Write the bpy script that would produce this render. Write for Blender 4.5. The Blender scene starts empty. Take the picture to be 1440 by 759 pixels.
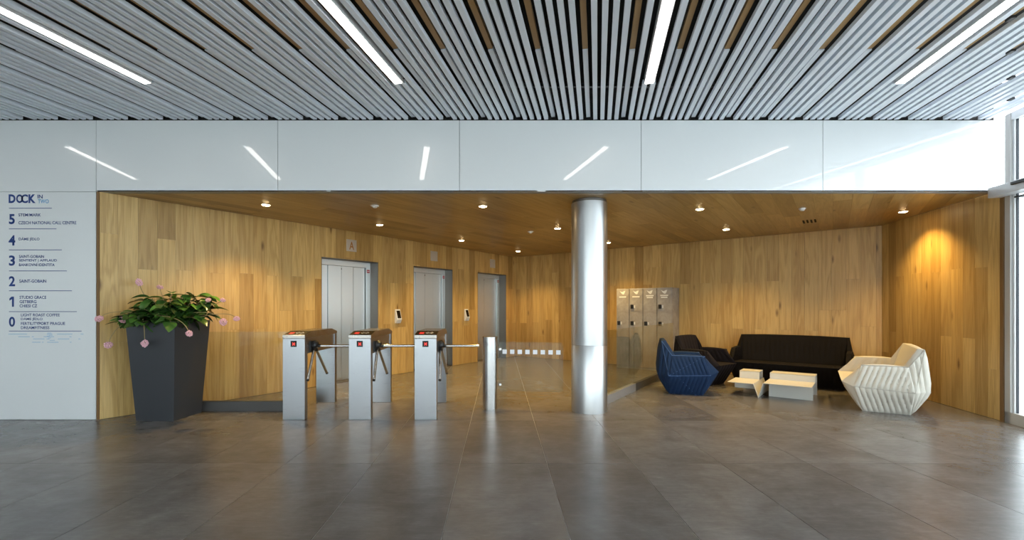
import bpy, bmesh, math, random
from mathutils import Vector, Matrix
random.seed(7)
SC = bpy.context.scene
COL = SC.collection

# ------------------------------------------------------------------ camera
H = 1.35
cam_d = bpy.data.cameras.new('camera')
cam_d.sensor_fit = 'HORIZONTAL'; cam_d.sensor_width = 36.0
cam_d.lens = 650.0 / 1440.0 * 36.0
cam_d.shift_x = 18.0 / 1440.0
cam_d.shift_y = 52.5 / 1440.0
cam_d.clip_start = 0.05
cam = bpy.data.objects.new('camera', cam_d); COL.objects.link(cam)
cam.location = (0, 0, H); cam.rotation_euler = (math.radians(90), 0, 0)
SC.camera = cam

# ------------------------------------------------------------------ world, exposure
w = bpy.data.worlds.new('overcast_sky'); SC.world = w; w.use_nodes = True
bg = w.node_tree.nodes['Background']
bg.inputs['Color'].default_value = (0.88, 0.94, 1.0, 1); bg.inputs['Strength'].default_value = 4.4
SC.view_settings.view_transform = 'Standard'
SC.view_settings.look = 'None'
SC.view_settings.gamma = 1.0
SC.view_settings.use_curve_mapping = False
SC.view_settings.exposure = 0.85
CEIL_STRENGTH = 6.5
SPOT_W = 108.0

# ------------------------------------------------------------------ mesh helpers
def tag(o, label=None, cat=None, group=None, kind=None):
    if label: o['label'] = label
    if cat: o['category'] = cat
    if group: o['group'] = group
    if kind: o['kind'] = kind
    return o

def mesh(name, verts, faces, smooth=False):
    m = bpy.data.meshes.new(name)
    m.from_pydata([tuple(v) for v in verts], [], faces)
    m.validate(); m.update()
    bm = bmesh.new(); bm.from_mesh(m)
    bmesh.ops.recalc_face_normals(bm, faces=bm.faces)
    bm.to_mesh(m); bm.free()
    if smooth:
        for p in m.polygons: p.use_smooth = True
    return m

def obj(name, m, mat=None, parent=None, loc=(0,0,0), rot=(0,0,0)):
    o = bpy.data.objects.new(name, m); COL.objects.link(o)
    if mat is not None and m is not None and not m.materials: m.materials.append(mat)
    o.location = loc; o.rotation_euler = rot
    if parent is not None: o.parent = parent
    return o

def empty(name, loc=(0,0,0), rz=0.0):
    o = bpy.data.objects.new(name, None); COL.objects.link(o)
    o.empty_display_size = 0.1
    o.location = loc; o.rotation_euler = (0,0,rz)
    return o

class MB:
    """collects shapes into one mesh"""
    def __init__(self): self.v = []; self.f = []
    def add(self, vs, fs):
        n = len(self.v); self.v += [Vector(p) for p in vs]; self.f += [[i+n for i in f] for f in fs]; return self
    def box(self, x0,x1,y0,y1,z0,z1):
        return self.add([(x0,y0,z0),(x1,y0,z0),(x1,y1,z0),(x0,y1,z0),(x0,y0,z1),(x1,y0,z1),(x1,y1,z1),(x0,y1,z1)],
            [[0,3,2,1],[4,5,6,7],[0,1,5,4],[1,2,6,5],[2,3,7,6],[3,0,4,7]])
    def prism(self, poly, z0, z1):
        n = len(poly)
        vs = [(p[0],p[1],z0) for p in poly]+[(p[0],p[1],z1) for p in poly]
        fs = [list(range(n))[::-1], list(range(n,2*n))]+[[i,(i+1)%n,(i+1)%n+n,i+n] for i in range(n)]
        return self.add(vs, fs)
    def extrude_x(self, prof, x0, x1):          # prof: list of (y,z)
        n = len(prof)
        vs = [(x0,p[0],p[1]) for p in prof]+[(x1,p[0],p[1]) for p in prof]
        fs = [list(range(n)), list(range(n,2*n))[::-1]]+[[i,(i+1)%n,(i+1)%n+n,i+n] for i in range(n)]
        return self.add(vs, fs)
    def lathe(self, prof, n=32, c=(0,0)):       # prof: list of (r,z)
        vs=[]; fs=[]
        for r,z in prof:
            for k in range(n):
                a=2*math.pi*k/n; vs.append((c[0]+r*math.cos(a), c[1]+r*math.sin(a), z))
        for i in range(len(prof)-1):
            for k in range(n):
                k2=(k+1)%n; fs.append([i*n+k,i*n+k2,(i+1)*n+k2,(i+1)*n+k])
        fs.append(list(range(n))[::-1]); fs.append([(len(prof)-1)*n+k for k in range(n)])
        return self.add(vs, fs)
    def tube(self, pts, rad, n=8):
        pts=[Vector(p) for p in pts]; m=len(pts)
        rs = rad if isinstance(rad,(list,tuple)) else [rad]*m
        vs=[]; fs=[]
        ref=None
        for i,p in enumerate(pts):
            t=(pts[min(i+1,m-1)]-pts[max(i-1,0)]).normalized()
            if ref is None: ref = Vector((0,0,1)) if abs(t.z)<.9 else Vector((1,0,0))
            a=t.cross(ref).normalized(); b=a.cross(t).normalized(); ref=b
            for k in range(n):
                an=2*math.pi*k/n; vs.append(p+rs[i]*(math.cos(an)*a+math.sin(an)*b))
        for i in range(m-1):
            for k in range(n):
                k2=(k+1)%n; fs.append([i*n+k,i*n+k2,(i+1)*n+k2,(i+1)*n+k])
        fs.append(list(range(n))[::-1]); fs.append([(m-1)*n+k for k in range(n)])
        return self.add(vs, fs)
    def build(self, name, mat, parent=None, loc=(0,0,0), rot=(0,0,0), smooth=False, bevel=0.0):
        o = obj(name, mesh(name, self.v, self.f, smooth), mat, parent, loc, rot)
        if smooth:
            e = o.modifiers.new('smooth','EDGE_SPLIT'); e.split_angle = math.radians(35)
        if bevel:
            b = o.modifiers.new('bevel','BEVEL'); b.width = bevel; b.segments = 2; b.limit_method='ANGLE'; b.angle_limit=math.radians(40)
        return o

def clip(poly, inside):
    """clip a polygon to a convex counter-clockwise polygon"""
    out = poly
    n = len(inside)
    for i in range(n):
        ax,ay = inside[i]; bx,by = inside[(i+1)%n]
        def side(p): return (bx-ax)*(p[1]-ay)-(by-ay)*(p[0]-ax)
        src=out; out=[]
        for k in range(len(src)):
            p=src[k]; q=src[(k+1)%len(src)]; sp=side(p); sq=side(q)
            if sp>=0: out.append(p)
            if (sp>=0)!=(sq>=0):
                t=sp/(sp-sq); out.append((p[0]+t*(q[0]-p[0]),p[1]+t*(q[1]-p[1])))
        if len(out)<3: return []
    return out
def area(p): return 0.5*abs(sum(p[i][0]*p[(i+1)%len(p)][1]-p[(i+1)%len(p)][0]*p[i][1] for i in range(len(p))))

# ------------------------------------------------------------------ materials
def mat(name, color=(.8,.8,.8), rough=.5, metal=0.0, spec=.5, coat=0.0, coat_rough=.05, emit=None, emit_s=0.0):
    m = bpy.data.materials.new(name); m.use_nodes=True
    b = m.node_tree.nodes['Principled BSDF']
    b.inputs['Base Color'].default_value=(*color,1); b.inputs['Roughness'].default_value=rough
    b.inputs['Metallic'].default_value=metal; b.inputs['Specular IOR Level'].default_value=spec
    b.inputs['Coat Weight'].default_value=coat; b.inputs['Coat Roughness'].default_value=coat_rough
    if emit: b.inputs['Emission Color'].default_value=(*emit,1); b.inputs['Emission Strength'].default_value=emit_s
    return m
def nodes(m): return m.node_tree.nodes, m.node_tree.links, m.node_tree.nodes['Principled BSDF']
def ramp(N, stops):
    r=N.new('ShaderNodeValToRGB'); e=r.color_ramp.elements
    e[0].position=stops[0][0]; e[0].color=(*stops[0][1],1); e[1].position=stops[-1][0]; e[1].color=(*stops[-1][1],1)
    for p,c in stops[1:-1]:
        x=e.new(p); x.color=(*c,1)
    return r
def noise(N,L,vec,scale,detail=4,rough=.55,dist=0.0):
    t=N.new('ShaderNodeTexNoise'); t.inputs['Scale'].default_value=scale; t.inputs['Detail'].default_value=detail
    t.inputs['Roughness'].default_value=rough; t.inputs['Distortion'].default_value=dist
    if vec is not None: L.new(vec,t.inputs['Vector'])
    return t
def mix(N,L,a,b,fac,mode='MIX'):
    n=N.new('ShaderNodeMix'); n.data_type='RGBA'; n.blend_type=mode
    for s,v in ((n.inputs[6],a),(n.inputs[7],b),(n.inputs[0],fac)):
        if isinstance(v,(int,float)): s.default_value=v
        elif isinstance(v,tuple): s.default_value=(*v,1)
        else: L.new(v,s)
    return n.outputs[2]
def bump(N,L,b,h,strength,dist):
    n=N.new('ShaderNodeBump'); n.inputs['Strength'].default_value=strength; n.inputs['Distance'].default_value=dist
    L.new(h,n.inputs['Height']); L.new(n.outputs['Normal'],b.inputs['Normal'])

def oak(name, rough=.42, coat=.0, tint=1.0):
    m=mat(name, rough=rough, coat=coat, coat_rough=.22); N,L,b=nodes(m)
    tc=N.new('ShaderNodeTexCoord'); oi=N.new('ShaderNodeObjectInfo')
    off=N.new('ShaderNodeVectorMath'); off.operation='MULTIPLY_ADD'
    comb=N.new('ShaderNodeCombineXYZ')
    for i in range(3): L.new(oi.outputs['Random'],comb.inputs[i])
    L.new(comb.outputs[0],off.inputs[0]); off.inputs[1].default_value=(37,61,83); L.new(tc.outputs['Object'],off.inputs[2])
    mp=N.new('ShaderNodeMapping'); mp.inputs['Scale'].default_value=(7,7,.55); L.new(off.outputs[0],mp.inputs['Vector'])
    base=noise(N,L,mp.outputs[0],1.0,3,.5,.6)
    wv=N.new('ShaderNodeMath'); wv.operation='MULTIPLY'; L.new(base.outputs[0],wv.inputs[0]); wv.inputs[1].default_value=30.0
    sn=N.new('ShaderNodeMath'); sn.operation='SINE'; L.new(wv.outputs[0],sn.inputs[0])
    sa=N.new('ShaderNodeMath'); sa.operation='MULTIPLY_ADD'; L.new(sn.outputs[0],sa.inputs[0]); sa.inputs[1].default_value=.5; sa.inputs[2].default_value=.5
    mp2=N.new('ShaderNodeMapping'); mp2.inputs['Scale'].default_value=(120,120,3); L.new(off.outputs[0],mp2.inputs['Vector'])
    fine=noise(N,L,mp2.outputs[0],1.0,3,.6)
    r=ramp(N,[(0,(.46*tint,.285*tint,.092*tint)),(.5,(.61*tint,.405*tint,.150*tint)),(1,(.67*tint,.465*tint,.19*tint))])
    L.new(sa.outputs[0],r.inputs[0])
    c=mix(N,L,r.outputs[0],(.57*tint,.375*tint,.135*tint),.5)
    fr=ramp(N,[(.25,(.62,.58,.52)),(.6,(1,1,1))]); L.new(fine.outputs[0],fr.inputs[0])
    c=mix(N,L,c,fr.outputs[0],.55,'MULTIPLY')
    # board to board tone
    tr=ramp(N,[(0,(.66,.60,.50)),(.18,(.84,.80,.74)),(.5,(1,1,1)),(.8,(1.12,1.12,1.1)),(1,(.86,.80,.72))]); L.new(oi.outputs['Random'],tr.inputs[0])
    c=mix(N,L,c,tr.outputs[0],1.0,'MULTIPLY')
    # knots
    mp3=N.new('ShaderNodeMapping'); mp3.inputs['Scale'].default_value=(3.4,3.4,1.1); L.new(off.outputs[0],mp3.inputs['Vector'])
    vo=N.new('ShaderNodeTexVoronoi'); vo.inputs['Scale'].default_value=1.0; L.new(mp3.outputs[0],vo.inputs['Vector'])
    kr=ramp(N,[(.03,(.28,.20,.14)),(.11,(1,1,1))]); L.new(vo.outputs['Distance'],kr.inputs[0])
    c=mix(N,L,c,kr.outputs[0],.85,'MULTIPLY')
    L.new(c,b.inputs['Base Color'])
    bump(N,L,b,fine.outputs[0],.12,.002)
    return m

M={}
M['oak']=oak('oak_panel')
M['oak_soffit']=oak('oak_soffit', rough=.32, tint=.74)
M['oak_edge']=mat('oak_edge',(.20,.105,.036),.5)
M['backing']=mat('dark_backing',(.03,.02,.012),.8)
M['void']=mat('plenum_black',(.012,.011,.010),.9)
M['white_glass']=mat('back_painted_white_glass',(.74,.755,.76),.28,spec=.5,coat=1.0,coat_rough=.012)
M['joint']=mat('dark_joint',(.25,.27,.28),.6)
M['slat']=mat('slat_white_aluminium',(.77,.82,.89),.38)
M['brown']=mat('brown_strip',(.40,.25,.105),.45,metal=.25)  # brown middle stretch of every fifth slat
M['housing']=mat('light_housing',(.75,.75,.75),.4)
M['light']=mat('light_diffuser',(1,1,1),.4,emit=(1.0,.955,.90),emit_s=CEIL_STRENGTH)
M['lamp']=mat('downlight_lens',(1,1,1),.4,emit=(1.0,.74,.40),emit_s=40.0)
M['ring']=mat('downlight_ring',(.75,.72,.66),.35,metal=.3)
M['white_plastic']=mat('white_plastic',(.78,.78,.77),.4)
M['black']=mat('black_plastic',(.012,.012,.013),.35)
M['blackglass']=mat('black_glass',(.012,.010,.009),.06)
M['red_led']=mat('red_led',(.2,0,0),.4,emit=(1.0,.045,.03),emit_s=1.1)
M['red_dim']=mat('red_led_dim',(.15,0,0),.4,emit=(1.0,.03,.02),emit_s=.35)
M['white_mark']=mat('white_print',(.82,.82,.80),.5)
M['sq']=mat('white_film',(.86,.87,.88),.5)
M['grey_frame']=mat('painted_frame',(.52,.51,.49),.45)
M['white_frame']=mat('white_frame',(.80,.81,.82),.4)
M['gasket']=mat('gasket',(.03,.035,.045),.5)
M['operator']=mat('operator_silver',(.62,.63,.65),.38,metal=.35)
M['navy']=mat('navy_print',(.012,.045,.20),.45)
M['blue']=mat('light_blue_print',(.06,.33,.62),.45)
M['pale_blue']=mat('pale_blue_print',(.30,.48,.66),.45)
M['rule']=mat('rule_print',(.085,.11,.26),.45)
M['red']=mat('red_sticker',(.45,.03,.04),.5)
M['letter']=mat('orange_letter',(.42,.21,.07),.35,metal=.2)  # orange of the mirrored oak is put into the letter's colour
M['soil']=mat('soil',(.035,.022,.014),.95)
M['stem']=mat('stem',(.33,.25,.11),.55)
M['reveal']=mat('reveal_steel',(.17,.155,.14),.42,metal=.85)
M['table']=mat('powder_white',(.62,.60,.55),.42)
M['rail']=mat('rail_aluminium',(.60,.61,.63),.38,metal=.8)
M['rail_dark']=mat('rail_dark',(.07,.066,.063),.45)
M['earth']=mat('pavement',(.60,.60,.58),.8)
M['cardboard']=mat('spacer',(.1,.1,.1),.6)

def steel(name, col, rough, streak=(1,1,90), amt=.10, metal=1.0):
    m=mat(name,col,rough,metal=metal); N,L,b=nodes(m)
    tc=N.new('ShaderNodeTexCoord'); mp=N.new('ShaderNodeMapping'); mp.inputs['Scale'].default_value=streak
    L.new(tc.outputs['Object'],mp.inputs['Vector'])
    n=noise(N,L,mp.outputs[0],4.0,3,.6)
    r=N.new('ShaderNodeMapRange'); r.inputs[3].default_value=rough-amt; r.inputs[4].default_value=rough+amt
    L.new(n.outputs[0],r.inputs[0]); L.new(r.outputs[0],b.inputs['Roughness'])
    return m
M['steel']=steel('brushed_steel',(.35,.355,.37),.30,(1,1,120),.08)
M['steel_door']=steel('brushed_door_steel',(.70,.72,.71),.36,(140,140,1.5),.05)
N_,L_,b_=nodes(M['steel_door']); tg=N_.new('ShaderNodeTangent'); tg.direction_type='RADIAL'; tg.axis='Z'
b_.inputs['Anisotropic'].default_value=.85; L_.new(tg.outputs[0],b_.inputs['Tangent'])
M['steel_column']=steel('brushed_column_steel',(.52,.525,.53),.33,(.6,.6,.6),.015)
M['steel_bright']=mat('polished_steel',(.68,.67,.65),.14,metal=1.0)
M['steel_lid']=steel('lid_steel',(.34,.315,.29),.26,(2,80,2),.06)
M['mirror']=mat('plate_steel',(.66,.65,.63),.30,metal=.6)
M['planter']=mat('anthracite_planter',(.036,.038,.044),.42)

def leafmat(name,c1,c2):
    m=mat(name,c1,.24,spec=.55); N,L,b=nodes(m)
    tc=N.new('ShaderNodeTexCoord'); oi=N.new('ShaderNodeObjectInfo')
    n=noise(N,L,tc.outputs['Object'],14,2)
    c=mix(N,L,c1,c2,n.outputs[0])
    tr=ramp(N,[(0,(.35,.35,.4)),(.6,(1,1,1)),(1,(2.0,2.0,1.3))]); L.new(oi.outputs['Random'],tr.inputs[0])
    c=mix(N,L,c,tr.outputs[0],1.0,'MULTIPLY'); L.new(c,b.inputs['Base Color'])
    return m
M['leaf']=leafmat('glossy_leaf',(.03,.085,.022),(.08,.18,.034))
M['flower']=mat('pink_petal',(.86,.50,.56),.5)
M['flower_dark']=mat('pink_bud',(.70,.22,.33),.5)

def fabric(name,c,rough=.85,amt=.25):
    m=mat(name,c,rough,spec=.25); N,L,b=nodes(m)
    tc=N.new('ShaderNodeTexCoord'); n=noise(N,L,tc.outputs['Object'],420,2)
    cc=mix(N,L,tuple(x*(1-amt) for x in c),tuple(min(1,x*(1+amt)) for x in c),n.outputs[0]); L.new(cc,b.inputs['Base Color'])
    bump(N,L,b,n.outputs[0],.25,.001)
    b.inputs['Sheen Weight'].default_value=.08 if max(c)>.1 else 0.0
    return m
M['fab_white']=fabric('ivory_fabric',(.66,.62,.54),amt=.08)
M['fab_blue']=fabric('blue_fabric',(.008,.026,.075))
M['fab_dark']=fabric('aubergine_fabric',(.0065,.0045,.0075))
M['fab_black']=fabric('black_fabric',(.0040,.0028,.0035))
M['seam_white']=mat('ivory_seam',(.46,.42,.36),.8)
M['seam_blue']=mat('blue_seam',(.05,.11,.26),.8)
M['seam_dark']=mat('dark_seam',(.006,.005,.007),.8)

def concrete_tile():
    m=mat('concrete_look_tile',rough=.27,spec=.5); N,L,b=nodes(m)
    tc=N.new('ShaderNodeTexCoord'); oi=N.new('ShaderNodeObjectInfo')
    comb=N.new('ShaderNodeCombineXYZ'); 
    for i in range(3): L.new(oi.outputs['Random'],comb.inputs[i])
    off=N.new('ShaderNodeVectorMath'); off.operation='MULTIPLY_ADD'; L.new(comb.outputs[0],off.inputs[0]); off.inputs[1].default_value=(31,47,59)
    L.new(tc.outputs['Object'],off.inputs[2])
    n1=noise(N,L,off.outputs[0],1.7,6,.62,.5); n2=noise(N,L,off.outputs[0],7,5,.7,.3)
    mp=N.new('ShaderNodeMapping'); mp.inputs['Scale'].default_value=(3,14,1); mp.inputs['Rotation'].default_value=(0,0,.5); L.new(off.outputs[0],mp.inputs['Vector'])
    n3=noise(N,L,mp.outputs[0],2.2,6,.75,.8)
    r1=ramp(N,[(.28,(.112,.103,.098)),(.5,(.146,.136,.131)),(.74,(.192,.182,.177))]); L.new(n1.outputs[0],r1.inputs[0])
    r2=ramp(N,[(.25,(.88,.875,.87)),(.75,(1.12,1.12,1.12))]); L.new(n2.outputs[0],r2.inputs[0])
    c=mix(N,L,r1.outputs[0],r2.outputs[0],1.0,'MULTIPLY')
    r3=ramp(N,[(.36,(.90,.90,.90)),(.55,(1,1,1)),(.80,(1.28,1.28,1.28))]); L.new(n3.outputs[0],r3.inputs[0])
    c=mix(N,L,c,r3.outputs[0],1.0,'MULTIPLY')
    tr=ramp(N,[(0,(.88,.87,.86)),(1,(1.1,1.1,1.1))]); L.new(oi.outputs['Random'],tr.inputs[0])
    c=mix(N,L,c,tr.outputs[0],1.0,'MULTIPLY')
    L.new(c,b.inputs['Base Color'])
    return m
M['tile']=concrete_tile()
M['grout']=mat('grout',(.42,.41,.40),.8)

def locker_mat():
    m=mat('concrete_laminate',rough=.45); N,L,b=nodes(m)
    tc=N.new('ShaderNodeTexCoord'); n=noise(N,L,tc.outputs['Object'],6,6,.65,.4)
    r=ramp(N,[(.3,(.27,.245,.22)),(.7,(.43,.40,.37))]); L.new(n.outputs[0],r.inputs[0]); L.new(r.outputs[0],b.inputs['Base Color'])
    return m
M['locker']=locker_mat()

def pane_mat(name, tint, base=.03, rough=.0):
    m=bpy.data.materials.new(name); m.use_nodes=True; N=m.node_tree.nodes; L=m.node_tree.links
    N.remove(N['Principled BSDF']); out=N['Material Output']
    t=N.new('ShaderNodeBsdfTransparent'); t.inputs[0].default_value=(*tint,1)
    g=N.new('ShaderNodeBsdfGlossy'); g.inputs['Roughness'].default_value=rough; g.inputs['Color'].default_value=(1,1,1,1)
    lw=N.new('ShaderNodeLayerWeight'); lw.inputs['Blend'].default_value=.5      # same reflection from both faces of the pane
    p5=N.new('ShaderNodeMath'); p5.operation='POWER'; L.new(lw.outputs['Facing'],p5.inputs[0]); p5.inputs[1].default_value=5.0
    f=N.new('ShaderNodeMath'); f.operation='MULTIPLY_ADD'; L.new(p5.outputs[0],f.inputs[0]); f.inputs[1].default_value=1-base; f.inputs[2].default_value=base
    x=N.new('ShaderNodeMixShader'); L.new(f.outputs[0],x.inputs[0]); L.new(t.outputs[0],x.inputs[1]); L.new(g.outputs[0],x.inputs[2]); L.new(x.outputs[0],out.inputs[0])
    return m
M['pane']=pane_mat('dimming_front_glass',(.79,.82,.81))  # tint added to dim the daylight from the entrance front
M['dim_pane']=pane_mat('dimming_facade_glass',(.75,.78,.78))  # tint added to dim the daylight through the side facade
M['glass']=pane_mat('balustrade_glass',(.90,.93,.92),base=.02)

# ------------------------------------------------------------------ plan of the room (metres)
BY = 5.554                      # plane of the white glass fascia
ZS = 2.74                       # oak soffit
ZC = 3.60                       # underside of the slats
P0 = Vector((-4.80, BY)); C1 = Vector((.4725, 12.81)); C2 = Vector((6.50, 7.85)); F0 = Vector((5.945, 5.45))
SLOPE = .212                    # slats and glazed facade run along (SLOPE, 1)
def facade_x(y): return 5.96 + SLOPE*(y-5.45)
YB = -6.5                       # glazed front behind the viewer
XL = -9.0

# ---- floor
floor = obj('floor', MB().prism([(XL,YB),(facade_x(YB),YB),(facade_x(BY),BY),(6.6,7.9),(.4725,12.95),(-4.95,BY+.06),(XL,BY+.06)],-.14,-.003).build('tmp',M['grout']).data, None)
bpy.data.objects.remove(bpy.data.objects['tmp'])
tag(floor,'large grey concrete-look tiled floor','floor',kind='structure')
TW,TL,JX,JY=.7525,1.5,-.3385,4.0
hall=[(XL,YB),(facade_x(YB),YB),(facade_x(BY+.04),BY+.04),(XL,BY+.04)]
recess=[(P0.x-.04,5.49),(facade_x(5.49),5.49),(C2.x+.0,C2.y),(C1.x,C1.y+.02)]
tile_mesh=None
i0=int((XL-JX)//TW); i1=int((7-JX)//TW)+1; j0=int((YB-JY)//TL); j1=int((13-JY)//TL)+1
g=.0022
for i in range(i0,i1):
    for j in range(j0,j1):
        x0=JX+i*TW; y0=JY+j*TL; cx=x0+TW/2; cy=y0+TL/2
        rect=[(x0+g,y0+g),(x0+TW-g,y0+g),(x0+TW-g,y0+TL-g),(x0+g,y0+TL-g)]
        full=TW*TL*.985
        if y0<5.4: p=clip(rect,hall)
        else:
            p=clip(rect,recess)
            if (not p or area(p)<.01): p=clip(rect,hall) if abs(y0-5.5)<.01 else []
        if not p or area(p)<.003: continue
        if abs(area(p)-(TW-2*g)*(TL-2*g))<1e-4:
            if tile_mesh is None:
                tile_mesh=mesh('tile',*(lambda b:(b.v,b.f))(MB().prism([(q[0]-cx,q[1]-cy) for q in rect],-.0028,0)))
                tile_mesh.materials.append(M['tile'])
            o=obj('tile',tile_mesh,None,floor,(cx,cy,0))
        else:
            MB().prism([(q[0]-cx,q[1]-cy) for q in p],-.0028,0).build('tile',M['tile'],floor,(cx,cy,0))

# ---- white glass fascia and sign wall
fascia=MB().box(XL,facade_x(BY)-.02,BY+.012,BY+.10,ZS,ZC-.004).box(XL,P0.x-.036,BY+.012,BY+.10,0,ZS).build('wall_front',M['joint'])
tag(fascia,'white back-painted glass fascia above the oak recess','wall',kind='structure')
MB().box(XL,facade_x(BY)-.02,BY+.014,BY+.10,ZC-.004,ZC+.5).build('gap_shade_panel',M['void'],fascia)  # shade in the slat gaps is put into this black panel
jx=[-4.843+2.183*k for k in range(-2,5)]
xs=[XL]+[x for x in jx if x>XL+.1]+[facade_x(BY)-.025]
for a,b_ in zip(xs[:-1],xs[1:]):
    MB().box(a+.003,b_-.003,BY,BY+.012,ZS+.0,ZC-.005).build('glass_panel',M['white_glass'],fascia)
    if b_<-4.8:
        MB().box(a+.003,b_-.003,BY,BY+.012,.004,ZS-.005).build('glass_panel',M['white_glass'],fascia)
MB().box(P0.x-.036,P0.x-.004,BY-.004,BY+.05,0,ZS-.002).build('trim_1',M['oak_edge'])
tag(bpy.data.objects['trim_1'],'dark oak edge strip beside the white sign wall','trim',kind='structure')

# ---- oak walls
BW=.205
def frame_of(a,b,out):
    """matrix: x along the wall, y into the wall, z up"""
    d=(b-a).normalized(); n=Vector((-d.y,d.x))
    if n.dot(out)<0: n=-n
    m=Matrix(((d.x,n.x,0,a.x),(d.y,n.y,0,a.y),(0,0,1,0),(0,0,0,1)))
    return m,(b-a).length
def board_wall(name,a,b,out,label,openings=(),otop=2.22,start=0.0,ext=(0,0)):
    m,Ln=frame_of(a,b,out)
    base=MB()
    cuts=sorted([0]+[e for o in openings for e in o]+[Ln])
    for s0,s1 in zip(cuts[:-1],cuts[1:]):
        inside=any(o[0]-.01<=s0 and s1<=o[1]+.01 for o in openings)
        base.box(s0-(.0 if s0>0 else ext[0]),s1+(0 if s1<Ln else ext[1]),.014,.10,otop if inside else -.06,ZS+.02)
    wall=base.build(name,M['backing']); wall.matrix_world=m
    tag(wall,label,'wall',kind='structure')
    k=0; s=-start
    while s<Ln-.01:
        s0=max(s,0); s1=min(s+BW,Ln)
        brk=[1.85+random.uniform(-.015,.015)] if k%2==0 else [random.choice([.92,.95,1.02])]
        if random.random()<.22: brk=[random.choice([.60,1.30,2.25])]
        zs=[.004]+brk+[ZS-.001]
        for z0,z1 in zip(zs[:-1],zs[1:]):
            t=random.uniform(0,.0012); mb=MB()
            cx=(s0+s1)/2; cz=(z0+z1)/2
            seg=[s0+.0008]+[e for o in openings for e in o if s0+.004<e<s1-.004]+[s1-.0008]
            for e0,e1 in zip(seg[:-1],seg[1:]):
                ins=any(o[0]-.005<=e0 and e1<=o[1]+.005 for o in openings)
                q0=max(z0,otop) if ins else z0
                if z1-q0<.02: continue
                mb.box(e0-cx,e1-cx,t,.014,q0+.0006-cz,z1-.0006-cz)
            if mb.v: mb.build('board',M['oak'],wall,(cx,0,cz))
        s+=BW; k+=1
    return wall,m,Ln
OPEN=[(2.964,4.180),(5.112,6.328),(7.260,8.476)]
wall_left,ML,LL=board_wall('wall_left',P0,C1,Vector((-1,.5)),'oak board wall with the three lift doors',OPEN,2.22,.03,(0,.10))
wall_back,MBk,LB=board_wall('wall_back',C1,C2,Vector((1,1)),'oak board wall behind the lockers and sofa',start=.06,ext=(.1,.1))
wall_right,MR,LR=board_wall('wall_right',C2,F0,Vector((1,0)),'oak board wall beside the glazed door',start=.02,ext=(.1,0))
MB().box(LR-.035,LR+.012,-.012,.10,0,ZS).build('trim_2',M['oak_edge']).matrix_world=MR
tag(bpy.data.objects['trim_2'],'dark oak end strip beside the glazed door','trim',kind='structure')

# ---- oak soffit, boards run along the lift wall
soffit_poly=[(P0.x-.03,BY+.0),(facade_x(BY)-.03,BY+.0),(C2.x+.02,C2.y+.02),(C1.x,C1.y+.02)]
soffit=MB().prism([(P0.x-.03,BY+.10),(facade_x(BY)-.03,BY+.10)]+soffit_poly[2:],ZS+.014,ZS+.16).build('ceiling_recess',M['backing'])
tag(soffit,'oak board soffit over the lift lobby and lounge','ceiling',kind='structure')
d=(C1-P0).normalized(); nrm=Vector((d.y,-d.x))
k=0; s=-.05
while s<9.6:
    t=-9.0+random.uniform(0,1.9)
    while t<12.5:
        ln=2.0 if random.random()<.8 else 1.2
        rect2=[(s+.0008,t+.0008),(s+.0008,t+ln-.0008),(s+BW-.0008,t+ln-.0008),(s+BW-.0008,t+.0008)]
        wp=[(P0.x+nrm.x*a+d.x*b_,P0.y+nrm.y*a+d.y*b_) for a,b_ in rect2]
        if sum(wp[i][0]*wp[(i+1)%4][1]-wp[(i+1)%4][0]*wp[i][1] for i in range(4))<0: wp=wp[::-1]
        p=clip(wp,soffit_poly)
        if p and area(p)>.004:
            c=Vector((sum(q[0] for q in p)/len(p),sum(q[1] for q in p)/len(p)))
            loc=[((Vector(q)-c).dot(nrm),(Vector(q)-c).dot(d)) for q in p]
            dz=random.uniform(0,.0012)
            # local x across the board, local z along the grain, local y up
            n=len(loc)
            vs=[(a,dz,b_) for a,b_ in loc]+[(a,.014,b_) for a,b_ in loc]
            fs=[list(range(n)),list(range(n,2*n))[::-1]]+[[i,(i+1)%n,(i+1)%n+n,i+n] for i in range(n)]
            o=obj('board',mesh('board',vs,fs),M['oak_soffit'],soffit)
            o.matrix_world=Matrix(((nrm.x,0,d.x,c.x),(nrm.y,0,d.y,c.y),(0,1,0,ZS),(0,0,0,1)))
        t+=ln
    s+=BW; k+=1

# ---- slatted ceiling
ceil=MB().prism([(XL,YB),(facade_x(YB),YB),(facade_x(BY),BY+.012),(XL,BY+.012)],ZC+.42,ZC+.5).build('ceiling',M['void'])
tag(ceil,'white linear slat ceiling with a dark void above','ceiling',kind='structure')
PITCH=.0839; SWD=.046; SHT=.040
LIGHT_XB=[1.70+2.516*n for n in range(-4,2)]
LIGHT_Y=[(2.98,4.64),(-2.30,-.64)]
slat_cache={}
ang=-math.atan(SLOPE)
CL=math.sqrt(1+SLOPE**2)
def slat(xb,y0,y1,z,mt,wd=SWD,ht=SHT,name='slat'):
    ln=round((y1-y0)*CL,4); key=(ln,mt,wd,ht)
    if key not in slat_cache:
        b=MB().box(-wd/2,wd/2,-ln/2,ln/2,0,ht); mm=mesh(name,b.v,b.f); mm.materials.append(M[mt]); slat_cache[key]=mm
    ym=(y0+y1)/2
    return obj(name,slat_cache[key],None,ceil,(xb+SLOPE*(ym-BY),ym,z),(0,0,ang))
YE=BY-.012; YF=YB+.1
n=0
xb=1.70-2.5*PITCH
kmin=-int((xb-(XL+.6))/PITCH); kmax=int((facade_x(BY)-.06-xb)/PITCH)
kmin=(kmin//5)*5
BROWN_Y=4.10
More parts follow.
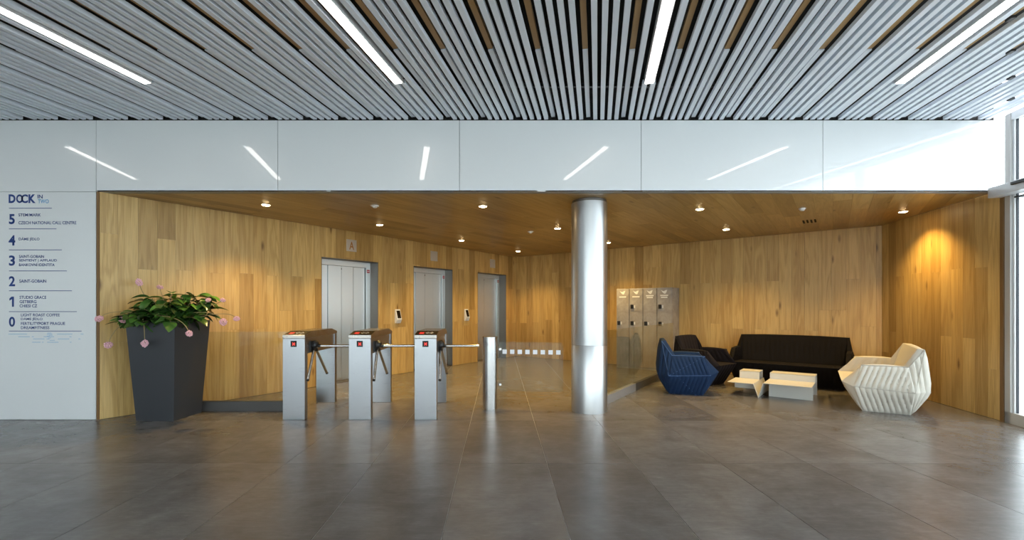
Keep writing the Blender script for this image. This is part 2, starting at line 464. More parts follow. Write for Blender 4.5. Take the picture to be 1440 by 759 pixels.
for k in range(kmin,kmax+1):
    x=xb+k*PITCH; slot=k%5
    grp=(k//5)%6
    if x+SLOPE*(YF-BY)<XL+.05: ystart=YF+((XL+.05)-(x+SLOPE*(YF-BY)))/SLOPE
    else: ystart=YF
    if ystart>YE-.3: continue
    if slot==0:
        slat(x,BROWN_Y,YE,ZC+.030,'slat')
        slat(x,max(1.0,ystart),BROWN_Y-.004,ZC+.040,'brown')
        if ystart<.9: slat(x,ystart,.99,ZC+.030,'slat')
    elif slot in (2,3) and grp==0:
        slat(x,LIGHT_Y[0][1]+.005,YE,ZC,'slat')
        if ystart<-.6:
            slat(x,LIGHT_Y[1][1]+.005,LIGHT_Y[0][0]-.005,ZC,'slat')
            if ystart<LIGHT_Y[1][0]-.2: slat(x,ystart,LIGHT_Y[1][0]-.005,ZC,'slat')
        else: slat(x,ystart,LIGHT_Y[0][0]-.005,ZC,'slat')
    else:
        slat(x,ystart,YE,ZC,'slat')
for q in range(4):                       # small black clips in the recessed slots beside the facade
    x=xb+PITCH*5*(7+q); y=(x-1.1774)/.895
    MB().box(-.018,.018,-.03,.03,0,.022).build('clip',M['black'],ceil,(x+SLOPE*(y-BY),y,ZC+.006),(0,0,ang))
# cross carriers above the slats, dark
for y in (4.9,3.4,1.9,.4,-1.1,-2.6,-4.1):
    MB().box(XL,facade_x(y)-.1,y-.02,y+.02,ZC+.085,ZC+.12).build('carrier_rail',M['black'],ceil)

# linear lights set between the slats
for row in LIGHT_Y:  # second row, behind the viewer, is unseen and added for its light
    for x in LIGHT_XB:
        ym=(row[0]+row[1])/2; cx=x+SLOPE*(ym-BY)
        if cx<XL+.3: continue
        e=empty('linear_light',(cx,ym,ZC),ang)
        llab=['long LED strip light in the slats over the blank wall beyond the directory','long LED strip light in the slats over the directory wall and planter','long LED strip light in the slats over the turnstiles','long LED strip light in the slats in front of the steel column','long LED strip light in the slats beside the glazed lounge facade']
        tag(e,llab[max(0,min(4,round((x-1.70)/2.516)+3))] if row is LIGHT_Y[0] else 'added unseen LED strip light in the slats near the entrance front','light','linear lights between the ceiling slats')
        ln=(row[1]-row[0])*CL/2
        MB().box(-.050,-.041,-ln,ln,-.004,.07).box(.041,.050,-ln,ln,-.004,.07).box(-.05,.05,-ln,ln,.05,.07).box(-.05,.05,-ln,-ln+.004,-.004,.05).box(-.05,.05,ln-.004,ln,-.004,.05).build('housing',M['housing'],e)
        MB().box(-.038,.038,-ln+.006,ln-.006,-.010,.02).build('diffuser',M['light'],e,bevel=.004)

# ---- downlights in the soffit
DL=[(-3.166,6.274),(-2.013,7.79),(-.784,9.61),(.466,11.44),(-.225,6.363),(1.027,8.14),(2.337,9.93),(2.84,6.547),(4.05,8.25),(5.87,6.717)]
DLAB=('warm downlight in the soffit above the planter end of the lift wall','warm downlight in the soffit in front of the plate with the letter A','warm downlight in the soffit near the middle lift','warm downlight in the soffit tucked into the inner corner by the third lift',
 'warm downlight in the soffit above the bollard end of the turnstiles','warm downlight in the soffit beside the smoke detector next to the column','warm downlight in the soffit over the lockers','warm downlight in the soffit near the white fascia over the blue armchair','warm downlight in the soffit over the black sofa','warm downlight throwing an orange pool on the oak wall by the glazed door')
for (x,y),dlab in zip(DL,DLAB):
    e=empty('downlight',(x,y,ZS))
    tag(e,dlab,'downlight','recessed downlights in the oak soffit')
    MB().lathe([(.050,-.003),(.060,-.006),(.065,-.002),(.065,.004),(.050,.004)],28).build('trim_ring',M['ring'],e,smooth=True)
    MB().lathe([(.049,-.004),(.044,-.008),(.026,-.011),(.002,-.012)],24).build('lens',M['lamp'],e,smooth=True)
    ld=bpy.data.lights.new('downlight_lamp','SPOT'); ld.energy=SPOT_W; ld.color=(1.0,.66,.21); ld.spot_size=math.radians(118); ld.spot_blend=.85; ld.shadow_soft_size=.03
    lo=bpy.data.objects.new('downlight_lamp',ld); COL.objects.link(lo); lo.parent=e; lo.location=(0,0,-.02)

# smoke detectors, vent
for (x,y,lab) in ((-1.70,6.318,'white smoke detector disc on the soffit in front of the first lift'),(.574,8.484,'white smoke detector disc on the soffit beside the steel column')):
    e=empty('smoke_detector',(x,y,ZS)); tag(e,lab,'detector','smoke detectors')
    MB().lathe([(.055,0),(.055,-.008),(.048,-.014),(.030,-.016)],28).build('base_ring',M['white_plastic'],e,smooth=True)
    MB().lathe([(.030,-.015),(.028,-.028),(.014,-.033)],24).build('sensor_dome',M['white_plastic'],e,smooth=True)
e=empty('motion_sensor',(4.26,6.50,ZS)); tag(e,'white tilted motion sensor on the oak soffit above the lounge','sensor')
MB().lathe([(.045,0),(.045,-.006),(.040,-.010)],24).build('base_plate',M['white_plastic'],e,smooth=True)
MB().lathe([(.034,-.008),(.036,-.018),(.024,-.032),(.008,-.036)],24).build('lens',M['white_plastic'],e,rot=(0,.18,0),smooth=True)
e=empty('air_vent',(5.02,7.467,ZS),math.atan2(d.y,d.x)); tag(e,'black slotted air vent in the oak soffit above the sofa','vent')
for q in range(4):
    MB().box(-.16+.02*(q%2),.16+.02*(q%2),-.085+.052*q,-.058+.052*q,-.0022,.006).build('slot',M['void'],e)

# ---- steel column
e=empty('steel_column',(1.18,6.06,0)); tag(e,'tall round brushed stainless steel column standing in the lobby','column')
MB().lathe([(.232,0),(.232,.86),(.2315,.861)],64).build('lower_sleeve',M['steel_column'],e,smooth=True)
MB().lathe([(.2305,.861),(.2305,.864)],64).build('seam',M['reveal'],e,smooth=True)
MB().lathe([(.232,.864),(.232,ZS-.035)],64).build('upper_sleeve',M['steel_column'],e,smooth=True)
MB().lathe([(.222,ZS-.035),(.222,ZS-.001)],64).build('collar',M['reveal'],e,smooth=True)

# ---- lift doors (frames, panels, reveals)
def lift(idx,o,label):
    s0,s1=o
    e=empty('door_%d'%idx); e.matrix_world=ML@Matrix.Translation((s0,0,0))
    tag(e,label,'lift door',kind='structure')
    W=s1-s0; D=.24; T=2.22
    MB().box(0,.004,-.004,D,0,T).build('jamb',M['reveal'],e)
    MB().box(W-.004,W,-.004,D,0,T).build('jamb',M['reveal'],e)
    MB().box(.004,W-.004,-.004,D,T-.004,T).build('head_lining',M['reveal'],e)
    MB().box(.004,W-.004,D-.012,D+.06,2.118,T-.004).build('header',M['steel_door'],e)
    fr=MB().box(W-.095,W-.004,D-.012,D+.06,0,2.118).build('frame_post',M['steel_door'],e)
    MB().box(W-.085,W-.02,D-.016,D-.0122,2.02,2.08).build('sticker',M['red'],fr)
    MB().box(W-.078,W-.028,D-.0166,D-.0161,2.044,2.056).build('sticker_stripe',M['white_mark'],fr)
    MB().box(.004,.012,D-.012,D+.06,0,2.118).build('frame_post',M['steel_door'],e)
    MB().box(.004,W-.004,0,D+.06,-.011,.004).build('sill',M['reveal'],e)
    p0=.012; pw=(W-.095-.012)/4
    for q in range(4):
        dy=0 if q in (1,2) else .022
        mb=MB().box(p0+q*pw+.002,p0+(q+1)*pw-(.022 if q>=2 else .004),D+dy,D+dy+.03,.008,2.112)
        dp=mb.build('door_panel',M['steel_door'],e)
        if q==1: MB().box(p0+2*pw-.006,p0+2*pw+.006,D-.004,D,2.05,2.075).build('latch',M['black'],dp)
    MB().box(.012,W-.095,D+.055,D+.06,0,2.118).build('door_gap',M['void'],e)
lift(1,OPEN[0],'steel lift doors under the plate with the letter A')
lift(2,OPEN[1],'steel lift doors between the two wall call panels')
lift(3,OPEN[2],'steel lift doors next to the inner corner of the oak walls')

def text_mesh(body,bold=0.0):
    cu=bpy.data.curves.new('lettering','FONT'); cu.body=body; cu.size=1.0; cu.offset=bold; cu.resolution_u=3
    o=bpy.data.objects.new('tmp_text',cu); COL.objects.link(o)
    dg=bpy.context.evaluated_depsgraph_get(); m=bpy.data.meshes.new_from_object(o.evaluated_get(dg))
    bpy.data.objects.remove(o); bpy.data.curves.remove(cu); m.name='lettering'
    return m
def fit_text(body,x0,x1,z0,z1,bold=0.0):
    """letters in the xz plane, fitted to a box"""
    m=text_mesh(body,bold)
    xs=[v.co.x for v in m.vertices]; ys=[v.co.y for v in m.vertices]
    ax,bx,ay,by=min(xs),max(xs),min(ys),max(ys)
    for v in m.vertices:
        v.co=Vector((x0+(v.co.x-ax)/(bx-ax)*(x1-x0),0,z0+(v.co.y-ay)/(by-ay)*(z1-z0)))
    m.update(); return m

# plates over the lifts
for q,(o,lab) in enumerate(zip(OPEN,('steel plate with the letter A above the first lift','mirror steel plate above the middle lift','mirror steel plate above the lift in the corner'))):
    e=empty('lift_plate'); e.matrix_world=ML@Matrix.Translation(((o[0]+o[1])/2,0,2.477)); tag(e,lab,'plate','lift plates')
    MB().box(-.108,.108,-.008,-.0005,-.108,.108).build('plate',M['mirror'],e,bevel=.002)
    if q==0:
        obj('letter',fit_text('A',-.052,.052,-.075,.07,.02),M['letter'],e,(0,-.0095,0))

# call panels
for s,lab in ((4.655,'white tilted call panel with dark screen between the first and middle lift'),(6.80,'white tilted call panel with dark screen between the middle and corner lift')):
    e=empty('call_panel'); e.matrix_world=ML@Matrix.Translation((s,0,1.17)); tag(e,lab,'call panel','lift call panels')
    MB().extrude_x([(-.002,-.14),(-.05,-.14),(-.085,-.06),(-.03,.14),(-.002,.14)],-.062,.062).build('body',M['white_plastic'],e,bevel=.006)
    MB().add([(-.045,-.0815,-.04),(.045,-.0815,-.04),(.045,-.040,.115),(-.045,-.040,.115),(-.045,-.07,-.04),(.045,-.07,-.04),(.045,-.03,.115),(-.045,-.03,.115)],
        [[0,1,2,3],[4,7,6,5],[0,4,5,1],[1,5,6,2],[2,6,7,3],[3,7,4,0]]).build('screen',M['blackglass'],e)

# ---- directory lettering on the white wall
PX=.0085446
def X(u): return (u-702)*PX
def Z(v): return H+(432-v)*PX
e=empty('directory_sign',(X(64),BY,Z(370))); tag(e,'navy floor directory lettering on the white glass wall','sign')
ox,oz=X(64),Z(370)
def put(body,u0,u1,v0,v1,mt='navy',bold=.012,name='lettering'):
    return obj(name,fit_text(body,X(u0)-ox,X(u1)-ox,Z(v1)-oz,Z(v0)-oz,bold),M[mt],e,(0,-.0016,0))
def rule(u0,u1,v,mt='rule',th=.45,name='rule_line'):
    MB().box(X(u0)-ox,X(u1)-ox,-.0016,-.0004,Z(v+th)-oz,Z(v-th)-oz).build(name,M[mt],e)
put('D',12.3,22.0,273.2,285.5,bold=.045); put('O',22.9,32.6,273.2,285.5,bold=.035); put('C',29.8,39.4,273.2,285.5,bold=.035); put('K',40.2,50.3,273.2,285.5,bold=.045)
put('IN',53,60.1,273.7,279,bold=.02); put('TWO',53.5,68.8,280.2,285.8,'blue',bold=.012)
for n_,u0,u1,v0,v1 in (('5',12.7,21,300.9,315.1),('4',12.2,21.7,330.6,345.2),('3',12.7,21.3,359,373.6),('2',12.7,21.4,388.2,402.4),('1',13.4,19.8,417,431.2),('0',12.7,21.4,445.1,459.4)):
    (put(n_,u0,u1,v0,v1,bold=.03,name='floor_number') if n_!='1' else
     obj('floor_number',mesh('floor_number',[(X(a)-ox,0,Z(b_)-oz) for a,b_ in ((16.4,417),(19.8,417),(19.8,431.2),(17.0,431.2),(17.0,420.6),(13.4,422.6),(13.4,419.6))],[[0,1,2,3,4,5,6]]),M['navy'],e,(0,-.0016,0)))
for b_,u0,u1,v0,v1 in (('STEM/MARK',26.1,57.7,300,304.2),('CZECH NATIONAL CALL CENTRE',26.1,107.5,310.9,315.4),('DÁME JÍDLO',26.4,55.8,333.4,338.9),
    ('SAINT-GOBAIN',26.9,62,358.5,362.6),('SENTIENT | APPLAUD',26.9,80.2,364.2,368.6),('BANKOVNÍ IDENTITA',26.9,77,369.3,374.2),('SAINT-GOBAIN',27.4,65.2,392.9,397.3),
    ('STUDIO GRACE',27.7,65.2,415.8,420.1),('GETBERG',27.7,51.4,421.9,426.2),('CHIESI CZ',27.7,52.5,427.8,432.1),('LIGHT ROAST COFFEE',29.6,84.1,440.6,444.7),
    ('DÁME JÍDLO',29.6,60.1,445.8,451),('FERTILITYPORT PRAGUE',29.6,91.7,452.6,456.8),('DREAMFITNESS',29.6,69.6,458.5,462.6)):
    put(b_,u0,u1,v0,v1,bold=.015)
for u1,v in ((73,292.6),(79.4,321.7),(87,351.3),(94,380.8),(101.2,408.7),(108,438),(114.7,465.4)): rule(12.8,u1,v)
for v,segs in ((469.6,((11.9,38),(66,73.5),(80.4,101.7),(113.6,117.4))),(473.3,((26,42),(45,47.5),(61.4,76),(97.8,100.5))),(476.4,((46.7,62.5),(65.6,69.6),(81.5,97.3),(110.3,113))),(481,((45.4,57),(59.3,61.2),(66.5,82.3),(98.4,100.5)))):
    for a,b_ in segs: rule(a,b_,v,'pale_blue',.4,'wave_dash')
for a,b_,v in ((67,72,468),(69,74,471.2),(66,70,472.2),(70,77,478.3),(68,72,475)): rule(a,b_,v,'pale_blue',.35,'wave_dash')

# ---- turnstiles
def turnstile(xr,label):
    e=empty('turnstile',(xr-.1325,BY,0)); tag(e,label,'turnstile','tripod turnstiles')
    hw=.1325; L2=1.10
    leg=MB().box(-hw,hw,0,.085,0,.975).build('front_leg',M['steel'],e,bevel=.003)
    dsp=MB().box(-.036,.036,-.004,.002,.875,.948).build('display',M['blackglass'],leg)
    x=MB()
    for s in (1,-1):
        c=Vector((.002,-.0052,.910)); a=Vector((.015,0,.015*s)); t=Vector((.0032,0,-.0032*s))
        x.add([c-a-t,c+a-t,c+a+t,c-a+t],[[0,1,2,3]])
    x.build('red_cross',M['red_led'],leg)
    for hp in range(1): pass
    rear=MB().box(-hw,hw,L2-.085,L2,0,.975).build('rear_leg',M['steel'],e,bevel=.003)
    MB().box(-hw+.02,hw-.02,L2-.087,L2-.0852,.02,.76).build('leg_panel',M['steel'],rear)
    MB().box(-hw+.006,hw-.012,.085,L2-.085,.785,.975).build('beam',M['steel'],e)
    # lid: sloped at both ends
    lid=MB().extrude_x([(-.002,.977),(L2+.002,.977),(L2+.002,1.013),(L2-.20,1.057),(.21,1.057),(-.002,1.018)],-hw-.002,hw+.002).build('lid',M['steel_lid'],e,bevel=.002)
    # sloped black reader glass
    sl=math.atan2(.039,.212)
    pn=MB().box(-hw+.004,hw-.004,.006,.208,0,.002).build('reader_glass',M['blackglass'],lid,(0,-.002,1.0182),(sl,0,0))
    MB().box(-.088,-.03,.05,.13,.0021,.003).build('red_lamp',M['red_dim'],lid,(0,-.002,1.0182),(sl,0,0))
    MB().box(-.072,-.044,.06,.09,.0031,.0036).build('red_lamp_core',M['red_led'],lid,(0,-.002,1.0182),(sl,0,0))
    arr=MB(); pts=[(0,.085),(.026,.050),(.026,.068),(.070,.068),(.070,.050),(.096,.085),(.070,.120),(.070,.102),(.026,.102),(.026,.120)]
    for i in range(len(pts)):
        a=Vector((pts[i][0]-.012,pts[i][1]+.015,.0032)); b2=Vector((pts[(i+1)%len(pts)][0]-.012,pts[(i+1)%len(pts)][1]+.015,.0032)); t=(b2-a).normalized()*.004; nn=Vector((-t.y,t.x,0))
        arr.add([a-t-nn,b2+t-nn,b2+t+nn,a-t+nn],[[0,1,2,3]])
    arr.build('arrow_symbol',M['white_mark'],lid,(0,-.002,1.0182),(sl,0,0))
    # hub and three arms
    hub=Vector((hw+.012,.27,.865)); ax=Vector((.62,0,-.78)).normalized()
    q=Vector((0,0,1)).rotation_difference(ax)
    hb=MB().lathe([(.060,-.05),(.066,-.01),(.058,.012),(.040,.030),(.020,.036)],20).build('hub',M['black'],e,hub)
    hb.rotation_mode='QUATERNION'; hb.rotation_quaternion=q
    MB().box(hw-.014,hw+.004,.17,.37,.80,.93).build('mechanism_plate',M['black'],e)
    for dv in (Vector((1,.06,-.004)),Vector((.06,-.58,-.80)),Vector((.10,.60,-.80))):
        dv=dv.normalized()
        MB().tube([hub+dv*.03,hub+dv*.075],.020,12).build('arm_socket',M['black'],e,smooth=True)
        arm=MB().tube([hub+dv*.06,hub+dv*.475],.0165,14).build('arm',M['steel_bright'],e,smooth=True)
        MB().tube([hub+dv*.472,hub+dv*.487],.0175,14).build('end_cap',M['black'] if dv.z<-.5 else M['steel_bright'],arm,smooth=True)
    return e
turnstile(-2.337,'steel tripod turnstile at the planter end of the row')
turnstile(-1.543,'middle steel tripod turnstile of the row of three')
turnstile(-.753,'steel tripod turnstile at the bollard end of the row')

# ---- gate bollard and swing glass gate
e=empty('gate_bollard',(-.123,6.13,0)); tag(e,'round polished steel bollard post carrying the glass gate','bollard')
MB().lathe([(.099,0),(.099,.012),(.096,.014),(.096,.945),(.099,.947),(.099,.960),(.090,.965)],40).build('post',steel('bollard_steel',(.54,.53,.52),.24,(.6,.6,.6),.01),e,smooth=True)
ga=math.atan2(-.13,.87)
e=empty('glass_gate',(-.01,6.118,0),ga); tag(e,'swinging clear glass gate with a row of white squares','gate')
pts=[]
for cx,cz,a0 in ((.85-.05,.245+.05,-90),(.85-.05,.895-.05,0),(.05,.895-.05,90),(.05,.245+.05,180)):
    for q in range(5):
        a=math.radians(a0+q*22.5); pts.append((cx+.05*math.cos(a),cz+.05*math.sin(a)))
n=len(pts); gm=MB().add([(p[0],-.005,p[1]) for p in pts]+[(p[0],.005,p[1]) for p in pts],[list(range(n)),list(range(n,2*n))[::-1]]+[[i,(i+1)%n,(i+1)%n+n,i+n] for i in range(n)])
gm.build('glass_leaf',M['glass'],e)
for z in (.80,.335):
    cl=MB().box(-.010,.045,-.020,-.0055,z-.02,z+.02).build('clamp',M['reveal'],e,bevel=.004)
    MB().tube([(.03,-.036,z),(.03,-.022,z)],.016,12).build('clamp_bolt',M['steel_bright'],cl,smooth=True)
for q in range(8):
    MB().box(.055+.1005*q,.112+.1005*q,-.0062,-.0052,.737,.794).build('white_square',M['sq'],e)

# ---- glass balustrades
def balustrade(a,b,label,joints,rail_mats,cut=.0):
    a=Vector(a); b=Vector(b); Ln=(b-a).length
    e=empty('glass_balustrade',(a.x,a.y,0),math.atan2(b.y-a.y,b.x-a.x)); tag(e,label,'balustrade')
    edges=[0]+[j*Ln for j in joints]+[Ln]
    for s0,s1 in zip(edges[:-1],edges[1:]):
        MB().box(s0+.003,s1-.003,-.006,.006,.10,1.03).build('glass_pane',M['glass'],e)
    for s0,s1,mt in rail_mats:
        MB().box(s0*Ln,s1*Ln,-.03,-.008,0,.125).box(s0*Ln,s1*Ln,.008,.03,0,.125).box(s0*Ln,s1*Ln,-.008,.008,0,.09).build('floor_rail',M[mt],e,bevel=.002)
    return e
balustrade((-4.36,6.05),(-2.62,6.05),'glass balustrade on a dark floor rail behind the planter',[.62],[(0,1,'rail_dark')])
balustrade((1.385,6.305),(3.60,9.57),'glass balustrade from the steel column to the lockers',[.36,.70],[(0,.36,'rail'),(.36,1,'rail_dark')])

# ---- lockers: four units side by side along the oak wall
la=Vector((2.636,10.41)); ld_=Vector((.775,-.632)).normalized(); ln_=Vector((.632,.775)).normalized()
LW=.309; LH=1.766
kinds=(('full','narrow concrete-look locker with one tall door at the column end of the row',1),('split','concrete-look locker with two stacked doors next to the tall end locker',1),('full','concrete-look locker with one tall door between the two split lockers',2),('split','concrete-look locker with two stacked doors at the armchair end of the row',2))
for q,(kd,lab,lines) in enumerate(kinds):
    p=la+ld_*(LW*q)
    e=empty('locker'); e.matrix_world=Matrix(((ld_.x,ln_.x,0,p.x),(ld_.y,ln_.y,0,p.y),(0,0,1,0),(0,0,0,1)))
    tag(e,lab,'locker','row of lockers')
    MB().box(.001,LW-.001,.018,.468,0,LH).build('carcass',M['locker'],e)
    MB().box(.006,LW-.006,.004,.018,0,.06).build('plinth',M['locker'],e)
    doors=[(.066,LH-.02)] if kd=='full' else [(.066,1.255),(1.262,LH-.02)]
    for di,(z0,z1) in enumerate(doors):
        dr=MB().box(.008,LW-.008,0,.017,z0,z1).build('door',M['locker'],e,bevel=.0015)
        zl=1.0 if (kd=='full' or di==0) else 1.365
        lk=MB().box(.035,.098,-.022,0,zl-.045,zl+.045).build('lock',M['black'],dr,bevel=.004)
        MB().box(.104,.135,-.002,0,zl-.03,zl+.03).build('lock_label',M['white_plastic'],dr)
    # winged mark and lettering strokes too small to read
    dz=LH-.02
    mk=MB()
    top=[(.085,-.030),(.12,-.050),(.15,-.052),(.185,-.035),(.215,-.030)]; bot=[(.115,-.075),(.135,-.095),(.160,-.110),(.185,-.105),(.20,-.075)]
    for i in range(4):
        mk.add([(top[i][0],-.001,dz+top[i][1]),(top[i+1][0],-.001,dz+top[i+1][1]),(bot[i+1][0],-.001,dz+bot[i+1][1]),(bot[i][0],-.001,dz+bot[i][1])],[[0,1,2,3]])
    mk.build('wing_mark',M['white_mark'],dr)
    for r_ in range(lines):
        z=dz-(.165 if lines==1 else .145)-.04*r_
        MB().box(.07+.015*r_,.235-.015*r_,-.001,0,z-.013,z+.013).build('print_strip',M['white_mark'],dr)

# ---- faceted lounge seating
def patch(mb,p00,p10,p11,p01,n,amp,out,m=5,k=4,lean=None):
    p00,p10,p11,p01=[Vector(p) for p in (p00,p10,p11,p01)]
    nr=((p10-p00).cross(p01-p00)+(p10-p11).cross(p01-p11)*-1)
    nr=(p11-p00).cross(p01-p10)
    if nr.length<1e-9: return
    nr.normalize()
    if nr.dot(Vector(out))<0: nr=-nr
    U=n*k; vs=[]; fs=[]
    for j in range(m+1):
        v=j/m
        for i in range(U+1):
            u=i/U; t=(i%k)/k
            p=(p00*(1-u)+p10*u)*(1-v)+(p01*(1-u)+p11*u)*v
            h=0 if i%k==0 else (1-(2*t-1)**2)**.5
            if lean is not None:                # ribs run parallel to the leaning front edge
                t=((p.y-p00.y-lean*(p.z-p00.z))/.058)%1.0; h=max(0,1-(2*t-1)**2)**.5*min(1,u/.02,(1-u)/.02)
            h*=(1-(2*v-1)**6)
            vs.append(p+nr*amp*h)
    for j in range(m):
        for i in range(U):
            a=j*(U+1)+i; fs.append([a,a+1,a+U+2,a+U+1])
    mb.add(vs,fs)

def lounge(name,loc,fwd,label,cat,fab,seam,extra=0.0,scale=1.0,amp=.020,group=None):
    """faceted quilted seat; local front is -y, extra widens it into a sofa"""
    rz=math.atan2(fwd[1],fwd[0])+math.pi/2
    e=empty(name,(loc[0],loc[1],0),rz); tag(e,label,cat,group)
    def V(x,y,z,s): return Vector((s*(x*scale+extra/2),y*scale,z*scale))
    P=dict(Bf=(.26,-.20,0),Bb=(.22,.28,0),Mf=(.365,-.30,.325),Mb=(.40,.30,.30),Af=(.335,-.22,.605),Ab=(.335,.25,.61),Afi=(.275,-.20,.605),Abi=(.27,.20,.61),
           T=(.295,.40,.83),Ti=(.27,.335,.835),Kb=(.27,.46,.31),Sf=(.285,-.42,.375),Sb=(.245,.20,.36),Bf2=(.255,-.20,0))
    def G(k,s): return V(*P[k],s)
    f=M[fab]; nx=max(6,int((.5+extra)/.075))
    for s in (1,-1):
        side=MB(); o=Vector((s,0,0))
        patch(side,G('Mf',s),G('Mb',s),G('Ab',s),G('Af',s),12,amp,o+Vector((0,0,.4)),m=10,k=7,lean=.36)
        patch(side,G('Bf',s),G('Bb',s),G('Mb',s),G('Mf',s),12,amp,o+Vector((0,0,-.4)),m=10,k=7,lean=-.32)
        patch(side,G('Mb',s),G('Kb',s),G('T',s),G('Ab',s),3,amp,o+Vector((0,1,.2)))
        patch(side,G('Bb',s),G('Bb',s),G('Kb',s),G('Mb',s),3,amp*.6,o+Vector((0,1,-.3)))
        patch(side,G('Mf',s),G('Sf',s),G('Afi',s),G('Af',s),1,amp*.8,Vector((s*.3,-1,.3)))
        patch(side,G('Bf',s),G('Bf',s),G('Sf',s),G('Mf',s),1,amp*.5,Vector((s*.5,-1,-.4)))
        sp=side.build('side_panel',f,e,smooth=True)
        sm=MB().tube([G('Af',s)+o*.004,G('Mb',s)*.86+G('Af',s)*.14+o*.006,G('Mb',s)],.0035,6).tube([G('Mb',s)*.8+G('Mf',s)*.2,G('Bf',s)*.8+G('Bb',s)*.2],.0035,6).tube([G('Mf',s),G('Mb',s)],.0045,6).tube([G('Ab',s),G('Kb',s)],.0035,6).tube([G('Mb',s),G('T',s)],.0035,6).tube([G('Af',s),G('Ab',s),G('T',s)],.006,6)
        sm.build('seam',M[seam],sp,smooth=True)
        arm=MB()
        patch(arm,G('Af',s),G('Ab',s),G('Abi',s),G('Afi',s),1,amp*.8,Vector((0,0,1)))
        patch(arm,G('Sf',s),G('Sb',s),G('Abi',s),G('Afi',s),6,amp*.4,-o)
        patch(arm,G('Ab',s),G('T',s),G('Ti',s),G('Abi',s),1,amp*.6,Vector((0,0,1)))
        patch(arm,G('Sb',s),G('Sb',s),G('Ti',s),G('Abi',s),1,amp*.3,-o)
        arm.build('armrest',f,e,smooth=True)
    back=MB()
    patch(back,G('Kb',-1),G('Kb',1),G('T',1),G('T',-1),nx,amp,Vector((0,1,0)))
    patch(back,G('Bb',-1),G('Bb',1),G('Kb',1),G('Kb',-1),nx,amp,Vector((0,1,-.5)))
    patch(back,G('T',-1),G('T',1),G('Ti',1),G('Ti',-1),1,amp*.8,Vector((0,0,1)))
    patch(back,G('Sb',-1),G('Sb',1),G('Ti',1),G('Ti',-1),nx,amp*.6,Vector((0,-1,0)))
    back.build('backrest',f,e,smooth=True)
    seat=MB()
    patch(seat,G('Sf',-1),G('Sf',1),G('Sb',1),G('Sb',-1),nx,amp*.6,Vector((0,0,1)))
    patch(seat,G('Bf',-1),G('Bf',1),G('Sf',1),G('Sf',-1),nx,amp*.7,Vector((0,-1,-.4)))
    seat.add([G('Bf',-1),G('Bf',1),G('Bb',1),G('Bb',-1)],[[0,1,2,3]])
    seat.build('seat',f,e,smooth=True)
    return e
lounge('loveseat',(5.22,6.38),(-.826,.564),'ivory quilted faceted two-seat sofa beside the glazed door','sofa','fab_white','seam_white',extra=.6)
lounge('armchair',(3.00,7.38),(.958,-.287),'blue quilted faceted armchair beside the glass balustrade','armchair','fab_blue','seam_blue')
lounge('armchair',(3.66,8.22),(.6,-.8),'dark aubergine faceted armchair between the blue armchair and the black sofa','armchair','fab_dark','seam_dark')
so=Vector((4.15,8.30)); s1=Vector((.775,-.632)); s2=Vector((.632,.775))
sc_=so+s1*.84+s2*.47
lounge('sofa',(sc_.x,sc_.y),(-.632,-.775),'long black quilted faceted sofa against the oak wall','sofa','fab_black','seam_dark',extra=1.08)

# ---- low folded table
e=empty('coffee_table',(3.85,6.87,0),math.atan2(-.626,.78)); tag(e,'low cream folded sheet-metal table with a V-shaped notch','coffee table')
th=.006
def sheet(mb,pts,y0,y1):      # pts in xz, thin folded strip extruded in y
    P=[Vector((p[0],0,p[1])) for p in pts]
    for a,b in zip(P[:-1],P[1:]):
        t=(b-a).normalized(); n=Vector((-t.z,0,t.x))*th
        vs=[a,b,b+n,a+n]
        mb.add([(v.x,y0,v.z) for v in vs]+[(v.x,y1,v.z) for v in vs],[[0,1,2,3],[7,6,5,4],[0,4,5,1],[1,5,6,2],[2,6,7,3],[3,7,4,0]])
    return mb
zs,zl=.20,.225
sheet(MB(),[(-.07,zs),(0,.004),(.065,zl)],0,.85).build('v_fold',M['table'],e)
sheet(MB(),[(-.42,zs),(-.07,zs)],0,.55).build('shelf',M['table'],e)
sheet(MB(),[(.065,zl),(.66,zl)],0,.55).build('shelf',M['table'],e)
for x0,x1,z0 in ((-.36,-.075,zs),(.07,.66,zl)):
    MB().box(x0,x1,.55,.556,z0,.325).box(x0,x1,.55,.85,.319,.325).box(x0,x1,.844,.85,.0,.325).build('raised_ledge',M['table'],e)
MB().box(.10,.655,.26,.266,.003,zl).build('support_panel',M['table'],e)
MB().box(-.36,-.10,.20,.206,.10,zs).build('support_panel',M['table'],e)

# ---- planter and trailing plant
pc=Vector((-4.075,5.72)); pr=math.radians(-3.5)
e=empty('planter',(pc.x,pc.y,0),pr); tag(e,'tall tapered anthracite square planter in front of the oak wall','planter')
a,b_,PH=.235,.305,1.185
def ring(h,z): return [(-h,-h,z),(h,-h,z),(h,h,z),(-h,h,z)]
pl=MB(); vs=ring(a,0)+ring(b_,PH)+ring(b_-.02,PH)+ring(b_-.03,PH-.10)
fs=[[3,2,1,0]]
for k in range(3):
    for i in range(4): fs.append([k*4+i,k*4+(i+1)%4,(k+1)*4+(i+1)%4,(k+1)*4+i])
pl.add(vs,fs).build('pot',M['planter'],e,bevel=.004)
MB().box(-b_+.03,b_-.03,-b_+.03,b_-.03,PH-.10,PH-.055).build('soil',M['soil'],e)

